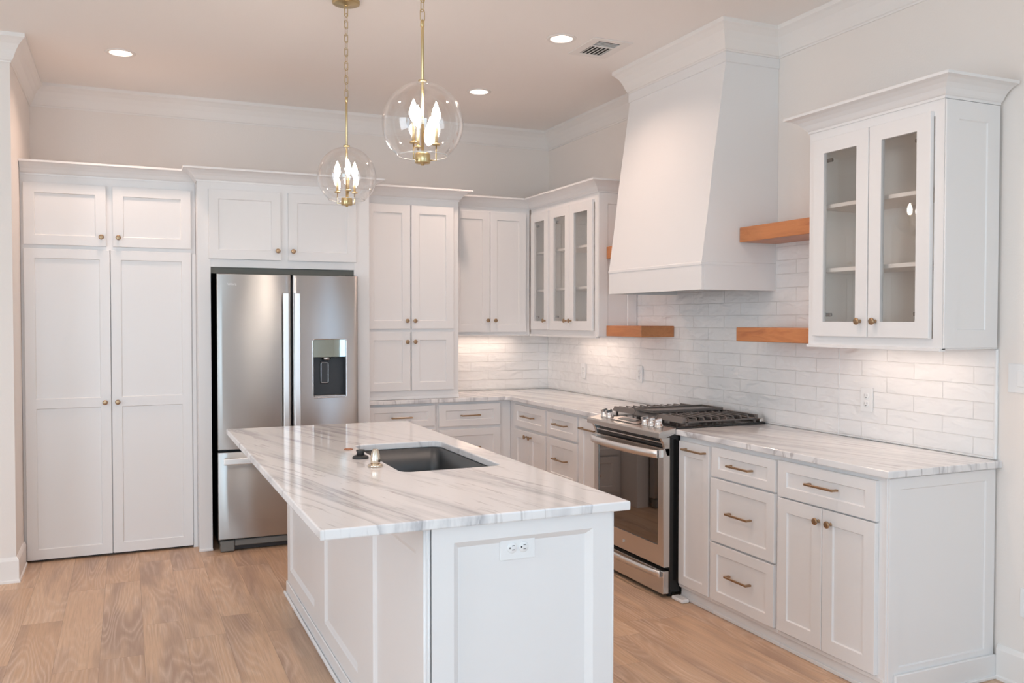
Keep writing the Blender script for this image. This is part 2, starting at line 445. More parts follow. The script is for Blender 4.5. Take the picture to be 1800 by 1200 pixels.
CEIL = [(0, 2.950), (.006, 2.950), (.008, 2.958), (.014, 2.962), (.022, 2.980), (.034, 3.012), (.052, 3.046), (.072, 3.068), (.084, 3.078), (.084, 3.1), (0, 3.1)]

# ------------------------------------------------------------------ room shell
H = 3.10; XL, YF = -7.5, -10.5; XA, YA = -3.925, -1.10
struct(MB().box(XL-.1, .1, YF-.1, .1, -.08, 0).build('floor', 'floor'))
struct(MB().box(XL-.1, .1, YF-.1, .1, H, H+.1).build('ceiling', 'ceiling'))
struct(MB().box(XA-.1, .12, 0, .12, 0, H).build('wall_back', 'wall'))
RWN = (-9.6, -7.2, .5, 2.5)    # added unseen right window opening: y0,y1,z0,z1
struct(MB().box(0, .12, RWN[1], 0, 0, H).box(0, .12, YF, RWN[0], 0, H).box(0, .12, RWN[0], RWN[1], 0, RWN[2]).box(0, .12, RWN[0], RWN[1], RWN[3], H).build('wall_right', 'wall'))
struct(MB().box(XL, XA, YA, .12, 0, H).build('wall_left', 'wall'))
SW = (-6.6, -3.9, .5, 2.5)     # added unseen side window opening: y0,y1,z0,z1
w = MB()
w.box(XL-.12, XL, YF, SW[0], 0, H).box(XL-.12, XL, SW[1], YA, 0, H).box(XL-.12, XL, SW[0], SW[1], 0, SW[2]).box(XL-.12, XL, SW[0], SW[1], SW[3], H)
struct(w.build('wall_far_left', 'wall'))
w = MB(); xs = [XL-.12] + [v for ab in WIN for v in ab] + [.12]
for i in range(0, len(xs), 2): w.box(xs[i], xs[i+1], YF, YF+.12, 0, H)
for a, b in WIN: w.box(a, b, YF, YF+.12, 0, WZ0); w.box(a, b, YF, YF+.12, WZ1, H)
struct(w.build('wall_front', 'wall'))
def window(n, a, b, z0, z1, axis):
    f = MB(); t = .06
    def bx(u0, u1, v0, v1, d0, d1):
        if axis == 'y': f.box(u0, u1, YF+d0, YF+d1, v0, v1, .003)
        elif axis == 'r': f.box(.12-d1, .12-d0, u0, u1, v0, v1, .003)
        else: f.box(XL-.12+d0, XL-.12+d1, u0, u1, v0, v1, .003)
    bx(a, a+t, z0, z1, .01, .09); bx(b-t, b, z0, z1, .01, .09); bx(a+t, b-t, z0, z0+t, .01, .09); bx(a+t, b-t, z1-t, z1, .01, .09)
    bx(a+t, b-t, (z0+z1)/2-.025, (z0+z1)/2+.025, .02, .08); 
    if b-a > 1: bx((a+b)/2-.015, (a+b)/2+.015, z0+t, z1-t, .03, .07)
    fo = struct(f.build('window_%d' % n, 'frame'))
    g = MB()
    if axis == 'y': g.box(a+t, b-t, YF+.045, YF+.05, z0+t, z1-t)
    elif axis == 'r': g.box(.07, .075, a+t, b-t, z0+t, z1-t)
    else: g.box(XL-.075, XL-.07, a+t, b-t, z0+t, z1-t)
    g.build('window_pane', 'pane', fo)
for i, (a, b) in enumerate(WIN): window(i+1, a, b, WZ0, WZ1, 'y')
window(5, SW[0], SW[1], SW[2], SW[3], 'x')  # frame of the added side window
window(6, *RWN, 'r')  # frame of the added right window
struct(MB().box(-40, 30, -60, YF-.15, -.3, -.2).build('ground', 'grass'))
# ceiling crown: right wall, hood and back wall, alcove, left return
HY0, HY1 = -2.905, -1.92
TOPX = .362
c = MB().sweep([(0, YF+.12), (0, HY0), (-TOPX, HY0), (-TOPX, HY1), (0, HY1), (0, 0), (XA, 0), (XA, YA), (XL, YA)][::-1], [(o, z) for o, z in CEIL])
struct(c.build('trim_1', 'trim'))
BB = [(0, 0), (.022, 0), (.022, .012), (.015, .018), (.015, .125), (.010, .138), (.004, .145), (0, .145)]
struct(MB().sweep([(XL, YA), (XA, YA), (XA, -.72)], [(o, z) for o, z in BB]).build('baseboard_left', 'trim'))
struct(MB().sweep([(0, YF+.12), (0, -4.29)], [(-o, z) for o, z in BB]).build('baseboard_right', 'trim'))

# ------------------------------------------------------------------ backsplash
t = thing('tile_backsplash', 'glossy white handmade subway tile covering the wall above the counters', 'backsplash')
MB().box(-1.03, -.0115, -.011, -.001, .916, 1.40).build('tile_field', 'tile_x', t)
m = MB().box(-.011, -.001, -1.42, -.012, .916, 1.40).box(-.011, -.001, -3.384, -1.4205, .916, 1.925)
m.build('tile_field', 'tile_y', t)
MB().box(-.011, -.001, -4.262, -3.390, .916, 1.40).box(-.0112, -.001, -3.52, -3.390, 1.4, 1.925).build('tile_field', 'tile_y', t)
MB().box(-.013, -.001, -3.3895, -3.3845, .916, 1.38, .001).build('seam_strip', 'plastic', t)  # thin pale vertical strip between two tile fields
MB().box(-.015, -.001, -4.276, -4.2625, .916, 1.378, .003).build('edge_trim', 'plastic', t)

# ------------------------------------------------------------------ pantry
p = thing('pantry_cabinet', 'full-height white pantry built into the alcove, two tall doors under two short doors', 'cabinet', (-3.925, -.68, 0))
pw = 3.925-2.915
b = MB().box(.001, pw-.001, 0, .67, .016, 2.39, .001)
b.build('cabinet_body', 'paint', p)
L = lambda x: x+3.925
MB().box(L(-2.942), pw, -.012, -.0005, 0.0, 1.93, .002).build('side_stile', 'paint', p)
door(p, L(-3.907), L(-3.447), 1.962, 2.342, (L(-3.475), 2.019))
door(p, L(-3.409), L(-2.944), 1.962, 2.342, (L(-3.377), 2.019))
door(p, L(-3.907), L(-3.428), .016, 1.938, (L(-3.463), .978), mids=[(.935, .993)], bot=.062, st=.058)
door(p, L(-3.423), L(-2.944), .016, 1.938, (L(-3.390), .978), mids=[(.935, .993)], bot=.062, st=.058)
MB().sweep([(pw+.0, 0), (0.002, 0)], [(-o*.9, z) for o, z in crown_prof(2.388)]).build('crown_moulding', 'paint', p)
MB().box(.002, pw-.002, .03, .05, .0, .0155).build('toe_shade_strip', 'dark', p)  # dark strip stands in for shade in the gap under the doors

# ------------------------------------------------------------------ fridge surround
FX0 = -2.914
f = thing('refrigerator_cabinet', 'white cabinet with two short doors bridging over the stainless refrigerator', 'cabinet', (FX0, -.83, 0))
L = lambda x: x-FX0
fw = L(-1.79)
MB().box(0, L(-2.834), 0, .82, 0, 2.39, .001).box(L(-1.897), fw, 0, .82, 0, 2.39, .001).box(L(-2.834), L(-1.897), 0, .82, 1.842, 2.39, .001).build('cabinet_body', 'paint', f)
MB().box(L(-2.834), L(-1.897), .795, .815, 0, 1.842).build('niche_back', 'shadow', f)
MB().box(L(-2.834), L(-1.897), .02, .03, 1.802, 1.8418).build('gap_shade_strip', 'shadow', f)  # grey strip stands in for the dim gap above the refrigerator
MB().box(-.004, L(-2.834)+.003, -.008, .0, .0, .016, .003).build('shoe', 'paint', f)
door(f, L(-2.846), L(-2.392), 1.894, 2.342, (L(-2.414), 1.955))
door(f, L(-2.343), L(-1.885), 1.894, 2.342, (L(-2.314), 1.955))
MB().sweep([(fw, .165), (fw, 0), (0, 0), (0, .12)], [(-o, z) for o, z in crown_prof(2.388)]).build('crown_moulding', 'paint', f)

# ------------------------------------------------------------------ refrigerator
r = thing('refrigerator', 'stainless french door refrigerator with water dispenser in the right door', 'refrigerator', (-2.35, -.93, 0))
X0, X1, XM = -.456, .457, .0115
MB().box(X0+.012, X1-.012, .085, .78, .03, 1.775, .004).build('cabinet_body', 'dark', r)
def curved_slab(xa, xb, za, zb, full0, full1, sag=.010, th=.075, n=14, hole=None):
    """gently bowed door: front is an arc over the whole refrigerator width"""
    mb = MB(); bm = mb.bm; c = (full0+full1)/2; hw = (full1-full0)/2
    fy = lambda x: sag*((x-c)/hw)**2
    xs = [xa+(xb-xa)*i/n for i in range(n+1)]; zz = [za, zb]
    if hole:
        xs = sorted(set([round(x, 5) for x in xs if abs(x-hole[0]) > .006 and abs(x-hole[1]) > .006] + [hole[0], hole[1]])); zz = [za, hole[2], hole[3], zb]
    V = [[bm.verts.new((x, fy(x), z)) for z in zz] for x in xs]
    Bk = [[bm.verts.new((x, th, z)) for z in zz] for x in xs]
    nx, nz = len(xs), len(zz)
    ins = lambda i, k: hole and hole[0]-1e-6 <= xs[i] and xs[i+1] <= hole[1]+1e-6 and k == 1
    for i in range(nx-1):
        for k in range(nz-1):
            if ins(i, k): continue
            q = bm.faces.new((V[i][k], V[i+1][k], V[i+1][k+1], V[i][k+1])); q.smooth = True
            bm.faces.new((Bk[i][k+1], Bk[i+1][k+1], Bk[i+1][k], Bk[i][k]))
        bm.faces.new((V[i][0], Bk[i][0], Bk[i+1][0], V[i+1][0])); bm.faces.new((V[i][-1], V[i+1][-1], Bk[i+1][-1], Bk[i][-1]))
    for k in range(nz-1):
        bm.faces.new((V[0][k], V[0][k+1], Bk[0][k+1], Bk[0][k])); bm.faces.new((V[-1][k+1], V[-1][k], Bk[-1][k], Bk[-1][k+1]))
    es = [e for e in bm.edges if len(e.link_faces) == 2 and abs(e.link_faces[0].normal.dot(e.link_faces[1].normal)) < .5 and all(abs(v.co.y-fy(v.co.x)) < 1e-5 for v in e.verts)]
    bmesh.ops.recalc_face_normals(bm, faces=bm.faces)
    es = [e for e in bm.edges if len(e.link_faces) == 2 and e.link_faces[0].normal.dot(e.link_faces[1].normal) < .5 and all(v.co.y < th-.01 for v in e.verts)]
    bmesh.ops.bevel(bm, geom=es, offset=.004, segments=2, profile=.5, affect='EDGES')
    return mb
dl = curved_slab(X0, .005, .664, 1.795, X0, X1).build('door', 'steel', r)
hx0, hx1, hz0, hz1 = .150, .374, .981, 1.372
dr = curved_slab(XM+.008, X1, .664, 1.795, X0, X1, hole=(hx0, hx1, hz0, hz1)).build('door', 'steel', r)
fd = curved_slab(X0, X1, .085, .648, X0, X1).build('freezer_drawer', 'steel', r)
def slabhandle(xa, xb, za, zb, parent, horiz=False):
    m = MB(); yo = -.055
    m.box(xa, xb, yo, yo+.016, za, zb, .004, 2)
    if horiz:
        for q in (xa+.03, xb-.03): m.box(q-.012, q+.012, yo+.014, .012, za+.006, zb-.006, .002)
    else:
        for q in (za+.04, zb-.04): m.box(xa+.008, xb-.008, yo+.014, .006, q-.015, q+.015, .002)
    return m.build('handle', 'chrome', parent)
M['handle'] = steel('handle_satin', (.88, .87, .86), .34, 'x')
for o in (slabhandle(-.050, -.014, .74, 1.676, dl), slabhandle(.022, .060, .74, 1.676, dr), slabhandle(X0+.03, X1-.03, .575, .615, fd, True)):
    o.data.materials[0] = M['handle']
# dispenser
d = MB().box(hx0+.001, hx1-.001, .060, .07, hz0, 1.25).box(hx0+.001, hx0+.008, .0, .06, hz0, 1.25).box(hx1-.008, hx1-.001, .0, .06, hz0, 1.25)
disp = d.build('dispenser', 'dark', dr)
MB().box(hx0+.002, hx1-.002, .003, .03, 1.25, hz1-.002, .003).build('display_glass', 'displayglass', disp)
MB().box(hx0+.004, hx1-.004, .001, .055, hz0+.002, hz0+.014, .002).build('drip_tray', 'steel', disp)
def rrect(x0, x1, z0, z1, r, n=5):
    pts = []
    for cx, cz, a0 in ((x1-r, z1-r, 0), (x0+r, z1-r, 90), (x0+r, z0+r, 180), (x1-r, z0+r, 270)):
        for i in range(n+1):
            a = math.radians(a0+90*i/n); pts.append((cx+r*math.cos(a), cz+r*math.sin(a)))
    return pts
MB().tube([(x, -.001, z) for x, z in rrect(hx0, hx1, hz0, hz1, .012)], .0035, 8, True).build('bezel', 'chrome', disp)
MB().box(.21, .262, .045, .06, 1.07, 1.225, .003).build('paddle', 'dark', disp)
MB().tube([(x, .043, z) for x, z in rrect(.212, .260, 1.078, 1.212, .008)], .0022, 6, True).build('paddle_rim', 'chrome', disp)
MB().lathe([(0, 1.249), (.032, 1.249), (.030, 1.232), (0, 1.232)], (.245, .035, 0)).build('nozzle', 'steel', disp)
# grille and feet
g = MB().box(X0+.012, X0+.10, .012, .08, .004, .076, .006).box(X1-.10, X1-.012, .012, .08, .004, .076, .006).box(X0+.10, X1-.10, .02, .08, .036, .076, .004)
g.build('base_grille', 'grille', r)
MB().box(X0+.10, X1-.10, .05, .08, .006, .036).build('grille_gap', 'dark', r)
def text_mesh(s, size, mat, name, parent, M4, ext=.0006):
    cu = bpy.data.curves.new(name, 'FONT'); cu.body = s; cu.size = size; cu.extrude = ext; cu.align_x = 'LEFT'
    to = bpy.data.objects.new('tmp', cu); COL.objects.link(to)
    dg = bpy.context.evaluated_depsgraph_get(); me = bpy.data.meshes.new_from_object(to.evaluated_get(dg))
    bpy.data.objects.remove(to); me.transform(M4); me.materials.clear(); me.materials.append(M[mat])
    o = bpy.data.objects.new(name, me); COL.objects.link(o); o.parent = parent; return o
text_mesh('Whirlpool', .021, 'plastic', 'badge', dl, Matrix.Translation((-.392, .006, 1.722)) @ Matrix.Rotation(PI/2, 4, 'X'))
for hx in (X0+.05, X1-.05): MB().box(hx-.04, hx+.04, .02, .10, 1.776, 1.80, .006).build('hinge_cover', 'dark', r)

# ------------------------------------------------------------------ hutch
HX0, HXE, HYF = -1.789, -1.040, -.575
h = thing('hutch_cabinet', 'white four-door cabinet standing on the back counter, right beside the refrigerator', 'cabinet', (HX0, HYF, .914))
L = lambda x: x-HX0; Z = lambda z: z-.914
MB().box(0, HXE-HX0, 0, -HYF-.013, .001, Z(2.39), .001).build('cabinet_body', 'paint', h)
MB().box(0, HXE-HX0+.004, -.006, .0, .001, .026, .002).build('base_strip', 'paint', h)
door(h, L(-1.757), L(-1.422), Z(1.435), Z(2.342), (L(-1.450), Z(1.494)))
door(h, L(-1.412), L(-1.083), Z(1.435), Z(2.342), (L(-1.390), Z(1.494)))
door(h, L(-1.757), L(-1.422), Z(.980), Z(1.412), (L(-1.450), Z(1.340)))
door(h, L(-1.412), L(-1.083), Z(.980), Z(1.412), (L(-1.390), Z(1.340)))
MB().sweep([(HXE-HX0, .155), (HXE-HX0, 0), (.005, 0)], [(-o, z) for o, z in crown_prof(Z(2.388))]).build('crown_moulding', 'paint', h)

# ------------------------------------------------------------------ wall cabinets in the corner
t = thing('wall_cabinet', 'white two-door upper cabinet on the back wall between hutch and corner', 'cabinet', (-1.035, -.33, 1.38))
L = lambda x: x+1.035; Z = lambda z: z-1.38
MB().box(0, .70, 0, .318, .0, 1.01, .001).build('cabinet_body', 'paint', t)
door(t, L(-1.02)+.02, L(-.690), Z(1.405), Z(2.355), (L(-.713), Z(1.497)), yf=-.02)
door(t, L(-.686), L(-.374), Z(1.405), Z(2.355), (L(-.648), Z(1.497)), yf=-.02)
MB().sweep([(L(-.331), -.0), (.0, 0)], [(-o, z) for o, z in crown_prof(Z(2.388))]).build('crown_moulding', 'paint', t)
MB().box(0, .70, -.012, .02, -.006, .005, .002).build('light_rail', 'paint', t)

def glass_cabinet(label, y0, y1, doors, hinge_side, shelves=(1.735, 2.035), ends=(0, 0)):
    """on the right wall, face at x=-.33; local x runs toward the camera"""
    t = thing('glass_cabinet', label, 'cabinet', (-.33, y0, 1.38), -PI/2)
    w = y0-y1; D = .317; Z = lambda z: z-1.38
    b = MB(); tk = .018
    b.box(0, tk, .02, D, 0, 1.01).box(w-tk, w, .02, D, 0, 1.01).box(tk, w-tk, .02, D, 0, tk).box(tk, w-tk, .02, D, Z(2.36), 1.01)
    # face frame
    b.box(0, .03, 0, .02, 0, 1.01).box(w-.045, w, 0, .02, 0, 1.01).box(.03, w-.045, 0, .02, 0, Z(1.425)).box(.03, w-.045, 0, .02, Z(2.325), 1.01)
    b.build('cabinet_body', 'paint', t)
    MB().box(tk, w-tk, D-.008, D, tk, Z(2.36)).box(tk, tk+.002, .021, D-.008, tk, Z(2.36)).box(w-tk-.002, w-tk, .021, D-.008, tk, Z(2.36)).box(tk+.002, w-tk-.002, .021, D-.008, Z(2.356), Z(2.36)).box(tk+.002, w-tk-.002, .021, D-.008, tk, tk+.002).build('lining', 'interior', t)
    for z in shelves:
        MB().box(tk+.003, w-tk-.003, .03, D-.010, Z(z)-.009, Z(z)+.009, .001).build('shelf', 'trim', t)
    for (a, c, k) in doors:
        d = door(t, y0-a, y0-c, Z(1.425), Z(2.345), (y0-k, Z(1.495)), glassy=True, st=.068)
        left = (k < (a+c)/2)      # knob toward the camera side => hinge on the far side
        hxx = .052 if left else (a-c)-.052
        for z in (.10, .82):
            s = 1 if left else -1
            hm = MB().box(min(hxx, hxx+s*.045), max(hxx, hxx+s*.045), .020, .034, z-.008, z+.008, .003)
            hm.build('hinge', 'hinge', d)
    MB().box(-.0, w+.0, -.014, .02, -.008, .006, .002).build('light_rail', 'paint', t)
    return t
g1 = glass_cabinet('narrow single-door glass-front white cabinet tucked into the upper corner', -.352, -.7055, [(-.385, -.697, -.655)], 1)
g2 = glass_cabinet('two-door glass-front white cabinet right of the upper corner, left of the range hood', -.706, -1.452, [(-.729, -1.053, -1.012), (-1.058, -1.398, -1.090)], 1)
g3 = glass_cabinet('large two-door glass-front white cabinet at the right end above the counter', -3.516, -4.272, [(-3.560, -3.896, -3.858), (-3.901, -4.222, -3.945)], 1)
MB().sweep([(0.0, 0), (.3535, 0)], [(o, z) for o, z in crown_prof(1.008)]).build('crown_moulding', 'paint', g1)
MB().sweep([(0.0, 0), (.746, 0), (.746, .316)], [(o, z) for o, z in crown_prof(1.008)]).build('crown_moulding', 'paint', g2)
MB().sweep([(0, .316), (0, 0), (.756, 0), (.756, .316)], [(o, z) for o, z in crown_prof(1.008)]).build('crown_moulding', 'paint', g3)
e = shaker(.31, 1.0, .006, .072, .075, .072, rec=.005).build('side_panel', 'paint', g3, (.763, .002, .006)); e.rotation_euler = (0, 0, PI/2)
e = shaker(.31, 1.0, .006, .072, .075, .072, rec=.005).build('side_panel', 'paint', g2, (.753, .002, .006)); e.rotation_euler = (0, 0, PI/2)

# ------------------------------------------------------------------ base cabinets
def base(name, label, loc, rot, w, fit, group=None, z0=.082, D=.60):
    t = thing(name, label, 'cabinet', loc, rot, group)
    MB().box(0, w-.0005, 0, D, .075, .883, .0005).build('cabinet_body', 'paint', t)
    MB().box(0, w-.0005, -.004, .018, .062, .080, .002).box(0, w-.0005, .012, .03, 0, .065).box(0, w-.0005, .004, .0125, 0, .018, .002).build('toe_kick', 'paint', t)
    fit(t); return t
def left_back(t):
    L = lambda x: x+1.785
    drawer(t, L(-1.752), L(-1.234), .712, .865, .155, .783)
    drawer(t, L(-1.752), L(-1.234), .400, .685, .155)
    drawer(t, L(-1.752), L(-1.234), .095, .385, .155)
base('drawer_cabinet', 'white three-drawer base cabinet on the back run, beside the refrigerator', (-1.785, -.58, 0), 0, .565, left_back, D=.56)
def right_back(t):
    L = lambda x: x+1.2195
    drawer(t, L(-1.203), L(-.706), .700, .865, .155, .780)
    drawer(t, L(-1.203), L(-.706), .400, .675, .155)
    drawer(t, L(-1.203), L(-.706), .095, .385, .155)
base('drawer_cabinet', 'white three-drawer base cabinet on the back run, next to the inner corner', (-1.2195, -.58, 0), 0, .6085, right_back, D=.56)
def cornerA(t):
    L = lambda y: -.5785-y
    drawer(t, L(-.690), L(-1.226), .697, .860, .19, .785)
    door(t, L(-.690), L(-.956), .095, .675, (L(-.920), .635)); door(t, L(-.960), L(-1.226), .095, .675, (L(-.996), .635))
base('door_cabinet', 'white base cabinet, one drawer over two knobbed doors, left of the range by the corner', (-.61, -.5785, 0), -PI/2, .6645, cornerA)
def threeB(t):
    L = lambda y: -1.2435-y
    drawer(t, L(-1.262), L(-1.708), .697, .860, .19, .785)
    drawer(t, L(-1.262), L(-1.708), .390, .680, .19, .546); drawer(t, L(-1.262), L(-1.708), .085, .375, .19)
base('drawer_cabinet', 'white three-drawer base cabinet on the right run, near the left side of the range', (-.61, -1.2435, 0), -PI/2, .4795, threeB)
def pullC(t):
    L = lambda y: -1.7235-y
    door(t, L(-1.738), L(-2.040), .085, .862, hd=(L(-1.89), .800, .21), top=.075)
base('pullout_cabinet', 'narrow white pull-out cabinet touching the left side of the range', (-.61, -1.7235, 0), -PI/2, .346, pullC)
def pullD(t):
    L = lambda y: -2.859-y
    door(t, L(-2.874), L(-3.137), .085, .855, hd=(L(-3.026), .818, .18), top=.075, st=.05)
    MB().box(-.0, .10, -.055, -.004, 0, .02, .006).build('foot', 'paint', t)
base('pullout_cabinet', 'narrow white pull-out cabinet touching the right side of the range', (-.61, -2.859, 0), -PI/2, .287, pullD)
def threeE(t):
    L = lambda y: -3.1465-y
    drawer(t, L(-3.160), L(-3.638), .712, .860, .17, .786)
    drawer(t, L(-3.152), L(-3.632), .385, .703, .17, .548); drawer(t, L(-3.152), L(-3.630), .085, .375, .17, .238)
base('drawer_cabinet', 'white three-drawer base cabinet in the middle of the run right of the range', (-.61, -3.1465, 0), -PI/2, .499, threeE)
def doorsF(t):
    L = lambda y: -3.646-y
    drawer(t, L(-3.655), L(-4.226), .702, .864, .17, .790)
    door(t, L(-3.655), L(-3.932), .088, .695, (L(-3.915), .640)); door(t, L(-3.935), L(-4.224), .088, .695, (L(-3.985), .640))
    MB().box(.612, .618, -.001, .60, .0, .883, .001).build('end_post', 'paint', t)
    e = shaker(.596, .872, .010, .055, .045, .118, rec=.006).build('side_panel', 'paint', t, (.628, .004, .006)); e.rotation_euler = (0, 0, PI/2)
    MB().box(.628, .643, .03, .60, 0, .10, .003).box(.628, .652, .02, .60, 0, .014, .003).build('shoe', 'paint', t)
base('door_cabinet', 'white base cabinet at the right end, one drawer over two doors, panelled side', (-.61, -3.646, 0), -PI/2, .612, doorsF)

# ------------------------------------------------------------------ countertops
def slab(outline, z0, z1, hole=None, bev=.004):
    mb = MB(); bm = mb.bm
    def loop(pts): return [bm.verts.new((x, y, z1)) for x, y in pts]
    o = loop(outline); es = [bm.edges.new((o[i], o[(i+1) % len(o)])) for i in range(len(o))]
    if hole:
        h_ = loop(hole); es += [bm.edges.new((h_[i], h_[(i+1) % len(h_)])) for i in range(len(h_))]
    bmesh.ops.triangle_fill(bm, use_beauty=True, use_dissolve=False, edges=es)
    if hole:
        hx = [p[0] for p in hole]; hy = [p[1] for p in hole]
        bad = [f for f in bm.faces if all(v in h_ for v in f.verts)]
        bmesh.ops.delete(bm, geom=bad, context='FACES_ONLY')
    r_ = bmesh.ops.extrude_face_region(bm, geom=bm.faces[:])
    for v in [g for g in r_['geom'] if isinstance(g, bmesh.types.BMVert)]: v.co.z = z0
    bmesh.ops.recalc_face_normals(bm, faces=bm.faces)
    es = [e for e in bm.edges if len(e.link_faces) == 2 and e.link_faces[0].normal.dot(e.link_faces[1].normal) < .5 and abs(e.verts[0].co.z-e.verts[1].co.z) < 1e-5]
    bmesh.ops.bevel(bm, geom=es, offset=bev, segments=3, profile=.5, affect='EDGES')
    return mb
arc = [(-.700+.058*math.sin(a), -.680+.058*math.cos(a)) for a in [PI/2*i/8 for i in range(9)]]
ol = [(-1.783, -.0125), (-1.783, -.616), (-.715, -.622)] + [(-.7, -.622)] + [(x, y) for x, y in arc[1:]] + [(-.641, -2.078), (-.0125, -2.078), (-.0125, -.0125)]
tag(slab(ol, .884, .9135).build('countertop', 'marble'), 'L-shaped white and grey marble countertop running around the corner to the range', 'countertop')
tag(slab([(-.641, -2.857), (-.641, -4.297), (-.001, -4.297), (-.001, -4.264), (-.0125, -4.264), (-.0125, -2.857)], .884, .9135).build('countertop', 'marble'), 'straight white and grey marble countertop right of the range', 'countertop')

# ------------------------------------------------------------------ range
RY0, RW = -2.083, .770
rg = thing('gas_range', 'stainless slide-in gas range with black oven window and cast iron grates', 'stove', (-.71, RY0, 0), -PI/2)
MB().box(.004, RW-.004, .041, .665, .03, .905, .002).build('range_body', 'black', rg)
for fx in (.05, RW-.05):
    for fy in (.07, .6): MB().lathe([(0, 0), (.016, 0), (.016, .031), (0, .031)], (fx, fy, 0), seg=12).build('foot', 'dark', rg)
od = shaker(RW-.008, .640, .040, .052, .045, .112, glassy=True, ch=.004).build('oven_door', 'steel2', rg, (.004, 0, .170))
MB().box(.050, RW-.058, .006, .012, .110, .597, .0).build('oven_window', 'ovenglass', od)
def bowed(x0, x1, z, depth, y0, hh, th=.012, n=16):
    m = MB(); bm = m.bm; rows = []
    for i in range(n+1):
        u = i/n; x = x0+(x1-x0)*u; y = y0-depth*math.sin(PI*u)**.7
        rows.append([bm.verts.new(p) for p in ((x, y, z-hh/2), (x, y, z+hh/2), (x, y+th, z+hh/2), (x, y+th, z-hh/2))])
    for a, b in zip(rows[:-1], rows[1:]):
        for k in range(4):
            f = bm.faces.new((a[k], a[(k+1) % 4], b[(k+1) % 4], b[k])); f.smooth = (k in (0, 2))
    bm.faces.new(rows[0]); bm.faces.new(rows[-1][::-1])
    for q in (x0, x1-.022): m.box(q, q+.022, y0+.002, .002, z-hh/2, z+hh/2, .002)
    return m
bowed(.012, RW-.022, .612, .038, -.034, .042).build('handle', 'handle', od)
text_mesh('ge', .026, 'plastic', 'badge', od, Matrix.Translation((RW/2-.04, -.001, .05)) @ Matrix.Rotation(PI/2, 4, 'X'))
wd = MB().box(.004, RW-.004, 0, .038, .024, .150, .004, 2).build('warming_drawer', 'steel2', rg)
bowed(.012, RW-.022, .132, .026, -.012, .034, th=.010).build('handle', 'handle', wd)
# control panel: wedge nose with sloped top, curved end brackets
MB().prism([(-.040, .872), (-.040, .897), (-.030, .904), (.066, .921), (.066, .890), (.0, .870)], 'x', -.012, RW+.012, .001).build('control_panel', 'steel2', rg)
for q in (.004, RW-.024):
    MB().prism([(-.018, .870), (.04, .870), (.04, .770), (.022, .772), (.012, .800), (.0, .840)], 'x', q, q+.020, .001).build('end_bracket', 'steel2', rg)
MB().box(.024, RW-.024, .012, .041, .812, .870).build('vent_slot', 'black', rg)
MB().box(.03, RW-.03, .002, .012, .835, .843, .002).box(.03, RW-.03, .0, .012, .858, .866, .002).build('trim_bar', 'chrome', rg)
sl = math.atan2(.026, .145)
for kx in (.075, .135, .535, .600, .668):
    ky = .035; kz = .904+(ky+.03)*math.tan(sl)
    k = MB().lathe([(0, 0), (.025, 0), (.025, .006), (.021, .008), (.020, .026), (.018, .030), (0, .030)], seg=24)
    k.box(-.007, .007, -.021, .021, .026, .046, .002)
    ko = k.build('knob', 'chrome', rg, (kx, ky, kz)); ko.rotation_euler = (math.atan(math.tan(sl)), 0, 0)
dpl = MB().box(0, .30, 0, .075, 0, .004, .001).build('control_display', 'steel2', rg, (.190, .004, .9115)); dpl.rotation_euler = (sl, 0, 0)
dg_ = MB().box(.06, .24, .020, .055, .004, .0055).build('display_window', 'black', dpl)
MB().box(-.012, RW+.012, .066, .670, .9145, .926, .003).build('cooktop', 'black', rg)
MB().box(.0, RW, .640, .668, .926, .945, .003).build('rear_trim', 'steel2', rg)
for bx_, by_, br in ((.14, .25, .045), (.14, .52, .038), (.385, .385, .05), (.63, .25, .05), (.63, .52, .034)):
    bo = MB().lathe([(0, .924), (br*1.25, .924), (br*1.2, .932), (br*.9, .934), (br*.85, .942), (0, .942)], (bx_, by_, 0), seg=28).build('burner', 'iron', rg)
def grate(x0, x1, bars):
    m = MB(); y0, y1 = .135, .635; zt = .968
    m.prism([(y0-.012, .940), (y0+.004, zt), (y0+.014, zt), (y0+.010, .940)], 'x', x0, x1, .001)
    m.box(x0, x1, y1-.010, y1, zt-.020, zt, .002)
    m.box(x0, x0+.008, y0, y1, zt-.028, zt-.019, .002); m.box(x1-.008, x1, y0, y1, zt-.028, zt-.019, .002)
    for i in range(bars):
        y = y0+.035+(y1-y0-.05)*i/(bars-1)
        m.box(x0+.016, x1-.016, y-.0045, y+.0045, zt-.0055, zt, .0012)
        for q, s in ((x0, 1), (x1, -1)):
            m.prism([(q+s*.002, zt-.026), (q+s*.018, zt-.0055), (q+s*.018, zt), (q+s*.012, zt-.001), (q+s*.0, zt-.018)], 'y', y-.0045, y+.0045)
    for q in (x0+.005, x1-.005):
        for y in (y0+.02, y1-.02): m.box(q-.005, q+.005, y-.006, y+.006, .9262, zt-.02)
    return m.build('grate', 'iron', rg)
grate(.012, .262, 10); grate(.266, .504, 10); grate(.508, .758, 10)
gm = MB(); gm.box(.282, .488, .115, .60, .9685, .976, .002)
for a in ((.282, .488, .115, .124), (.282, .488, .591, .60), (.282, .291, .115, .60), (.479, .488, .115, .60)): gm.box(a[0], a[1], a[2], a[3], .976, .985, .002)
gm.build('griddle', 'iron', rg)

